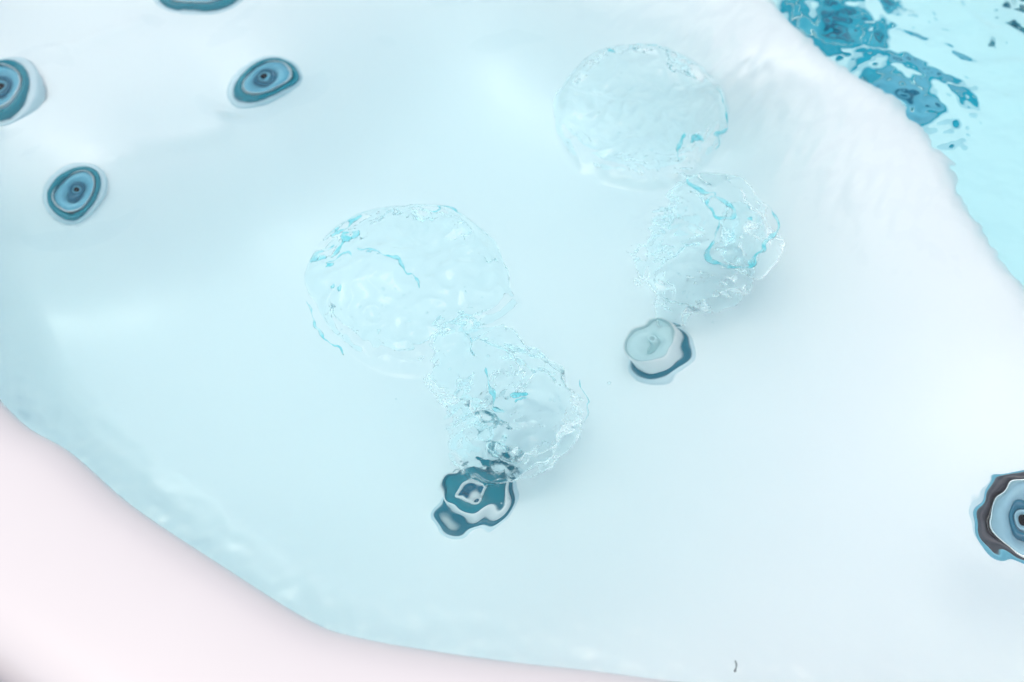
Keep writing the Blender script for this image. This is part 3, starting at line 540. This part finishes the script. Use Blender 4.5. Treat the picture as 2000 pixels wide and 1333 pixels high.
SWIRL_B = catmull(pts2([(0.279,0.299,0.000), (0.314,0.287,0.000), (0.352,0.271,0.000), (0.400,0.271,0.000), (0.410,0.227,0.000), (0.387,0.173,0.000), (0.363,0.132,0.000), (0.369,0.092,0.000), (0.328,0.068,0.000), (0.275,0.053,0.000), (0.216,0.063,0.000), (0.164,0.073,0.000), (0.146,0.142,0.000), (0.158,0.237,0.000), (0.209,0.282,0.000)]), 4, True)

H = 0.022*band(.12, .45)+relief(HX, HY)
td, ts = seg_dist(HX, HY, ledge, False); tt = td*ts
wf = smooth01((tt+.10)/.16)
north = smooth01((HY-.25)/.35)
H = H+wf*(0.11+0.05*north)*band(.06, .15)+wf*(.06+.01*north)*band(.02, .05)
dwl, _ = seg_dist(HX, HY, outline[::2], True)
H = H+np.exp(-(dwl/.07)**2)*0.12*band(.025, .07)
wr = np.exp(-((tt+.19)/.11)**2)*smooth01((HY-.05)/.2)
H = H+wr*0.20*band(.02, .06, 60, 3.0)
for c, s_, a in [((-0.050,-0.259,0.000), .07, .10), ((0.210,-0.012,0.000), .06, .06), ((0.650,-0.285,0.000), .09, .10)]:
    H = H+a*np.exp(-((HX-c[0])**2+(HY-c[1])**2)/s_**2)*band(.035, .08)
regions = {}
def mound(name, poly, height, edge, crinkle, fine):
    global H
    d, _ = seg_dist(HX, HY, poly, True); ins = inside(HX, HY, poly)
    sd = np.where(ins, d, -d)
    lo = band(.10, .22); w = smooth01((sd+.006)/(edge*(1+.8*smooth01(lo*12+.5))))
    c = band(.035, .10); f = band(.010, .022)
    ridge = -np.abs(c)
    H = H*(1-.5*w)+w*(height*(0.75+np.clip(9*lo, -.5, .4))*(0.7+0.3*smooth01(sd/.08))+crinkle*ridge+fine*f)+w*(1-w)*0.02*c
    regions[name] = (poly, sd)
mound('mound_a', MOUND_A, .024, .014, .30, .06)
mound('mound_b', MOUND_B, .024, .014, .30, .06)
mound('swirl_a', SWIRL_A, .005, .03, .16, .04)
mound('swirl_b', SWIRL_B, .005, .03, .16, .04)
fade = smooth01((1.06-np.abs(HX))/.04)*smooth01((HY+.56)/.03)*smooth01((fy[-1]-HY)/.04)
H = H*fade
WX, WY = np.meshgrid(wx, wy)
WZ = np.zeros(WX.shape)
ox = int(np.argmin(abs(wx-fx[0])))
WZ[:ny, ox:ox+nx] = H
V = np.stack([WX, WY, WZ], -1).reshape(-1, 3); N = grid_normals(WX, WY, WZ).reshape(-1, 3)
F = grid_faces(*WX.shape)
# keep faces inside the tub only
cx = V[F].mean(1)
dW, _ = seg_dist(cx[:, 0], cx[:, 1], outline[::2], True)
ok = inside(cx[:, 0], cx[:, 1], outline) | (dW < .012)
owner = np.zeros(len(F), int)
for k, (nm, (poly, sd)) in enumerate(regions.items(), 1):
    owner[inside(cx[:, 0], cx[:, 1], poly)] = k
w = sub_mesh('water', V, F, N, ok & (owner == 0), M_WATER)
tag(w, 'clear still and rippled water filling the white tub', None, None, 'structure')
info = {1: ('water_mound', 'wide oval mound of water with a pointed spur, beside the smooth seat', 'water mound', 'mounds of water pushed up by the jets'),
        2: ('water_mound', 'round crinkled mound of water close to the footwell ledge', 'water mound', 'mounds of water pushed up by the jets'),
        3: ('churning_stream', 'pale churned stream between the wide oval water mound and the dark teal jet', 'water stream', 'churned streams above the jets'),
        4: ('churning_stream', 'churned stream with teal outlines leading down to the pale faced jet', 'water stream', 'churned streams above the jets')}
made = {}
for k, (nm, lab, cat, grp) in info.items():
    o = bpy.data.objects.new(nm, None); COL.objects.link(o)
    sub_mesh('surface_dome' if k < 3 else 'surface_swirl', V, F, N, ok & (owner == k), M_MOUND, o)
    made[k] = tag(o, lab, cat, grp)

M_AIR = clear_water('air_in_water'); M_AIR.node_tree.nodes['Glass BSDF'].inputs['IOR'].default_value = 0.915; M_AIR.node_tree.nodes['Glass BSDF'].inputs['Color'].default_value = (.965, .997, 1, 1)
def wave3(P, lo, hi, n=40):
    out = np.zeros(len(P))
    for _ in range(n):
        d = rs.normal(size=3); d /= np.linalg.norm(d)
        lam = math.exp(rs.uniform(math.log(lo), math.log(hi)))
        out += lam*np.sin(P@d*2*math.pi/lam+rs.uniform(0, 6.28))
    return out/math.sqrt(n/2)/((lo+hi)/2)
def air_plume(path, radii, parent, amp=.011, flat=1.0):
    path = catmull(path, 24); n = len(path); m = 150
    r = np.interp(np.linspace(0, 1, n), np.linspace(0, 1, len(radii)), radii)
    tan = np.gradient(path, axis=0); tan /= np.linalg.norm(tan, axis=1, keepdims=True)
    a0 = np.cross(tan, [1, 0, .2]); a0 /= np.linalg.norm(a0, axis=1, keepdims=True); b0 = np.cross(tan, a0)
    ang = np.linspace(0, 2*math.pi, m, endpoint=False)
    dr = np.cos(ang)[None, :, None]*a0[:, None]+np.sin(ang)[None, :, None]*b0[:, None]
    Pt = path[:, None]+r[:, None, None]*dr
    q = Pt.reshape(-1, 3)
    w = (-np.abs(wave3(q, .05, .14))*1.0-np.abs(wave3(q, .02, .045))*.16+.6).reshape(n, m)
    Pt = Pt+(amp*w*np.minimum(1, r/.06)[:, None])[:, :, None]*dr
    Pt[..., 2] = path[:, None, 2]+(Pt[..., 2]-path[:, None, 2])*flat
    Pt[..., 2] = -.010-np.logaddexp(0, (-.010-Pt[..., 2])/.004)*.004
    q = np.vstack([Pt.reshape(-1, 3), path[:1], path[-1:]])
    i = np.arange(n*m).reshape(n, m); j = np.roll(i, -1, 1)
    Fq = np.stack([i[:-1], j[:-1], j[1:], i[1:]], -1).reshape(-1, 4)
    tri = np.vstack([Fq[:, [0, 1, 2]], Fq[:, [0, 2, 3]], np.stack([j[0], i[0], np.full(m, n*m)], -1), np.stack([i[-1], j[-1], np.full(m, n*m+1)], -1)])
    return mesh_obj('air_plume', q, tri, M_AIR, parent)
air_plume([(-0.048,-0.084,-0.370), (-0.032,-0.051,-0.330), (0.004,0.000,-0.250), (-0.038,0.012,-0.150), (-0.097,0.032,-0.050)], [.012, .035, .075, .095, .09, .07, .075, .02], made[3], .016)
air_plume([(0.255,0.194,-0.320), (0.290,0.241,-0.270), (0.309,0.279,-0.200), (0.336,0.316,-0.130), (0.275,0.359,-0.050)], [.012, .035, .075, .09, .09, .08, .07, .02], made[4], .016)
air_plume([(0.382,0.184,-0.120), (0.381,0.231,-0.100), (0.374,0.280,-0.090), (0.353,0.325,-0.080)], [.01, .038, .05, .042, .03, .008], made[4], .010)
air_plume([(-0.309,0.151,-0.060), (-0.235,0.156,-0.060), (-0.157,0.156,-0.060), (-0.086,0.146,-0.060), (-0.008,0.115,-0.060)], [.01, .09, .13, .14, .13, .09, .01], made[1], .010, .25)
air_plume([(0.071,0.546,-0.060), (0.142,0.546,-0.060), (0.221,0.546,-0.060), (0.292,0.546,-0.060), (0.367,0.546,-0.060)], [.01, .10, .145, .155, .145, .10, .01], made[2], .010, .25)

# teal glass tubes added under the surface to paint refracted edges and dark glints
M_REFRACTION_LINE = clear_water('teal_refraction_line'); M_REFRACTION_LINE.node_tree.nodes['Glass BSDF'].inputs['IOR'].default_value = 0.88
_n = M_REFRACTION_LINE.node_tree.nodes; _l = M_REFRACTION_LINE.node_tree.links
_tc = _n.new('ShaderNodeTexCoord'); _nz = _n.new('ShaderNodeTexNoise'); _nz.inputs['Scale'].default_value = 55; _nz.inputs['Detail'].default_value = 3
_cr = _n.new('ShaderNodeValToRGB'); _cr.color_ramp.elements[0].position = .36; _cr.color_ramp.elements[1].position = .66
_cr.color_ramp.elements[0].color = (.50, .89, .925, 1); _cr.color_ramp.elements[1].color = (.97, .995, 1, 1)
_l.new(_tc.outputs['Object'], _nz.inputs['Vector']); _l.new(_nz.outputs['Fac'], _cr.inputs['Fac']); _l.new(_cr.outputs['Color'], _n['Glass BSDF'].inputs['Color'])
def refraction_line(pts, rad_, parent, closed=False):
    p = catmull(np.array(pts), 7, closed)
    if closed: p = np.vstack([p, p[:1]])
    n = len(p); s = np.linspace(0, 1, n)
    p = p+.0030*np.stack([wave3(p, .02, .05, 12), wave3(p, .02, .05, 12), 0*s], 1)
    prof = np.ones(n) if closed else np.sin(np.pi*np.clip(s, .03, .97))**.7
    rr = rad_*prof*(1+.6*np.clip(wave3(p, .012, .035, 12), -1.3, 1.5))
    tan = np.gradient(p, axis=0); tan /= np.linalg.norm(tan, axis=1, keepdims=True)
    sd_ = np.cross(tan, [0, 0, 1.]); sd_ /= np.linalg.norm(sd_, axis=1, keepdims=True); up = np.cross(sd_, tan)
    m = 10; a = np.linspace(0, 2*math.pi, m, endpoint=False)
    Vv = p[:, None]+np.maximum(rr, .0003)[:, None, None]*(np.cos(a)[None, :, None]*sd_[:, None]+.6*np.sin(a)[None, :, None]*up[:, None])
    q = np.vstack([Vv.reshape(-1, 3), p[:1], p[-1:]]); i = np.arange(n*m).reshape(n, m); j = np.roll(i, -1, 1)
    Fq = np.stack([i[:-1], j[:-1], j[1:], i[1:]], -1).reshape(-1, 4)
    tri = np.vstack([Fq[:, [0, 1, 2]], Fq[:, [0, 2, 3]], np.stack([j[0], i[0], np.full(m, n*m)], -1), np.stack([i[-1], j[-1], np.full(m, n*m+1)], -1)])
    return mesh_obj('refraction_line', q, tri, M_REFRACTION_LINE, parent)
refraction_line([(0.278,0.338,-0.020), (0.295,0.315,-0.020), (0.316,0.308,-0.020), (0.328,0.294,-0.020)], .0028, made[4])
refraction_line([(0.314,0.292,-0.020), (0.332,0.296,-0.020), (0.345,0.278,-0.020), (0.341,0.258,-0.020), (0.323,0.252,-0.020), (0.310,0.267,-0.020)], .0030, made[4], True)
refraction_line([(0.326,0.252,-0.020), (0.321,0.228,-0.020), (0.308,0.196,-0.020), (0.300,0.172,-0.020), (0.310,0.158,-0.020), (0.334,0.149,-0.020), (0.357,0.152,-0.020), (0.371,0.175,-0.020), (0.391,0.198,-0.020), (0.409,0.228,-0.020), (0.412,0.260,-0.020), (0.404,0.285,-0.020)], .0036, made[4])
refraction_line([(0.371,0.254,-0.020), (0.373,0.247,-0.020), (0.374,0.242,-0.020)], .0045, made[4])
refraction_line([(-0.300,0.154,-0.020), (-0.297,0.168,-0.020), (-0.290,0.177,-0.020)], .0065, made[1])
refraction_line([(-0.274,0.175,-0.020), (-0.265,0.194,-0.020), (-0.249,0.211,-0.020), (-0.238,0.226,-0.020)], .0070, made[1])
refraction_line([(-0.278,0.146,-0.020), (-0.272,0.166,-0.020), (-0.259,0.175,-0.020), (-0.241,0.169,-0.020)], .0035, made[1])
refraction_line([(-0.272,0.208,-0.015), (-0.260,0.231,-0.015), (-0.239,0.251,-0.015), (-0.216,0.262,-0.015)], .0022, made[1])
refraction_line([(-0.225,0.185,-0.020), (-0.194,0.166,-0.020), (-0.162,0.142,-0.020), (-0.144,0.125,-0.020), (-0.136,0.107,-0.020)], .0028, made[1])
refraction_line([(-0.263,0.115,-0.020), (-0.261,0.110,-0.020), (-0.262,0.105,-0.020)], .0040, made[1])
refraction_line([(-0.128,0.266,-0.015), (-0.106,0.271,-0.015), (-0.090,0.258,-0.015), (-0.080,0.244,-0.015)], .0025, made[1])
refraction_line([(-0.299,0.081,-0.015), (-0.284,0.044,-0.015), (-0.263,0.010,-0.015), (-0.239,-0.018,-0.015)], .0020, made[1])
refraction_line([(0.156,0.660,-0.015), (0.174,0.654,-0.015), (0.184,0.646,-0.015)], .0035, made[2])
refraction_line([(0.201,0.657,-0.015), (0.238,0.669,-0.015), (0.271,0.657,-0.015), (0.293,0.635,-0.015)], .0045, made[2])
refraction_line([(0.347,0.548,-0.015), (0.357,0.514,-0.015), (0.356,0.473,-0.015), (0.346,0.440,-0.015), (0.325,0.406,-0.015)], .0030, made[2])
refraction_line([(0.281,0.446,-0.020), (0.271,0.414,-0.020), (0.265,0.385,-0.020)], .0026, made[2])
refraction_line([(0.294,0.426,-0.020), (0.306,0.429,-0.020), (0.316,0.424,-0.020)], .0036, made[2])
refraction_line([(-0.035,-0.046,-0.020), (-0.030,-0.074,-0.020), (-0.027,-0.097,-0.020), (-0.018,-0.109,-0.020), (-0.007,-0.116,-0.020)], .0032, made[3])
refraction_line([(-0.003,-0.085,-0.020), (0.007,-0.083,-0.020), (0.019,-0.079,-0.020)], .0042, made[3])
refraction_line([(0.006,-0.098,-0.020), (0.016,-0.095,-0.020), (0.024,-0.090,-0.020)], .0030, made[3])
refraction_line([(0.093,-0.060,-0.020), (0.101,-0.083,-0.020), (0.106,-0.104,-0.020), (0.098,-0.131,-0.020)], .0022, made[3])

# small air bubbles drifting in the streams
def bubbles(spots, n):
    bm = bmesh.new(); bmesh.ops.create_icosphere(bm, subdivisions=2, radius=1)
    bv = np.array([v.co for v in bm.verts]); bf = np.array([[v.index for v in f.verts] for f in bm.faces]); bm.free()
    Vs, Fs = [], []
    for k in range(n):
        c, sp = spots[rs.randint(len(spots))]
        p = np.array(c)+rs.normal(size=3)*sp
        p[2] = min(p[2], -.012)
        r = .0008+.0022*rs.rand()**2.5
        Vs.append(bv*r*np.array([1, 1, .8])+p); Fs.append(bf+k*len(bv))
    return mesh_obj('air_bubbles', np.vstack(Vs), np.vstack(Fs), M_AIR)
tag(bubbles([((0.000,-0.051,-0.200), .05), ((-0.076,0.025,-0.090), .03), ((-0.153,0.090,-0.050), .05), ((0.308,0.245,-0.180), .05), ((0.216,0.481,-0.050), .05), ((-0.031,-0.083,-0.330), .02)], 260), 'tiny air bubbles drifting in the churned water', None, None, 'stuff')

# the body of the water: only its faint blue absorption, wholly below the surface sheet
m = bpy.data.materials.new('water_tint'); m.use_nodes = True
n = m.node_tree.nodes; l = m.node_tree.links
n.remove(n['Principled BSDF'])
va = n.new('ShaderNodeVolumeAbsorption'); va.inputs['Color'].default_value = (.66, .955, .978, 1); va.inputs['Density'].default_value = 1.0
l.new(va.outputs[0], n['Material Output'].inputs['Volume'])
x0, x1, y0, y1, z0, z1 = -1.22, 1.36, -.56, 1.66, -.88, -.001
tint = mesh_obj('water_body', [(x0,y0,z0),(x1,y0,z0),(x1,y1,z0),(x0,y1,z0),(x0,y0,z1),(x1,y0,z1),(x1,y1,z1),(x0,y1,z1)],
         [(3,2,1,0),(4,5,6,7),(0,1,5,4),(1,2,6,5),(2,3,7,6),(3,0,4,7)], m, None, False)
tag(tint, 'faint blue body of the water below its surface', None, None, 'stuff')

# ---------------------------------------------------------------- a loose fibre floating on the water
def tube(name, path, rads, mat, seg=8):
    path = np.array(path, float); n = len(path)
    tan = np.gradient(path, axis=0); tan /= np.linalg.norm(tan, axis=1, keepdims=True)
    up = np.array([0, 0, 1.]); s = np.cross(tan, up); s /= np.linalg.norm(s, axis=1, keepdims=True); u = np.cross(s, tan)
    a = np.linspace(0, 2*math.pi, seg, endpoint=False)
    V = path[:, None]+np.array(rads)[:, None, None]*(np.cos(a)[None, :, None]*s[:, None]+np.sin(a)[None, :, None]*u[:, None])
    i = np.arange(n*seg).reshape(n, seg); j = np.roll(i, -1, 1)
    F = np.stack([i[:-1], i[1:], j[1:], j[:-1]], -1).reshape(-1, 4)
    return mesh_obj(name, V.reshape(-1, 3), F, mat)
fib = np.array([(0.262,-0.478,0.002), (0.263,-0.481,0.002), (0.263,-0.485,0.002), (0.261,-0.490,0.002), (0.260,-0.492,0.002)])
path = catmull(fib, 4)
tag(tube('loose_fibre', path, np.interp(np.linspace(0, 1, len(path)), [0, .2, .6, .9, 1], [.0004, .0009, .0007, .0014, .0006]), M_HAIR), 'short dark fibre floating on the water close to the rim', 'fibre')
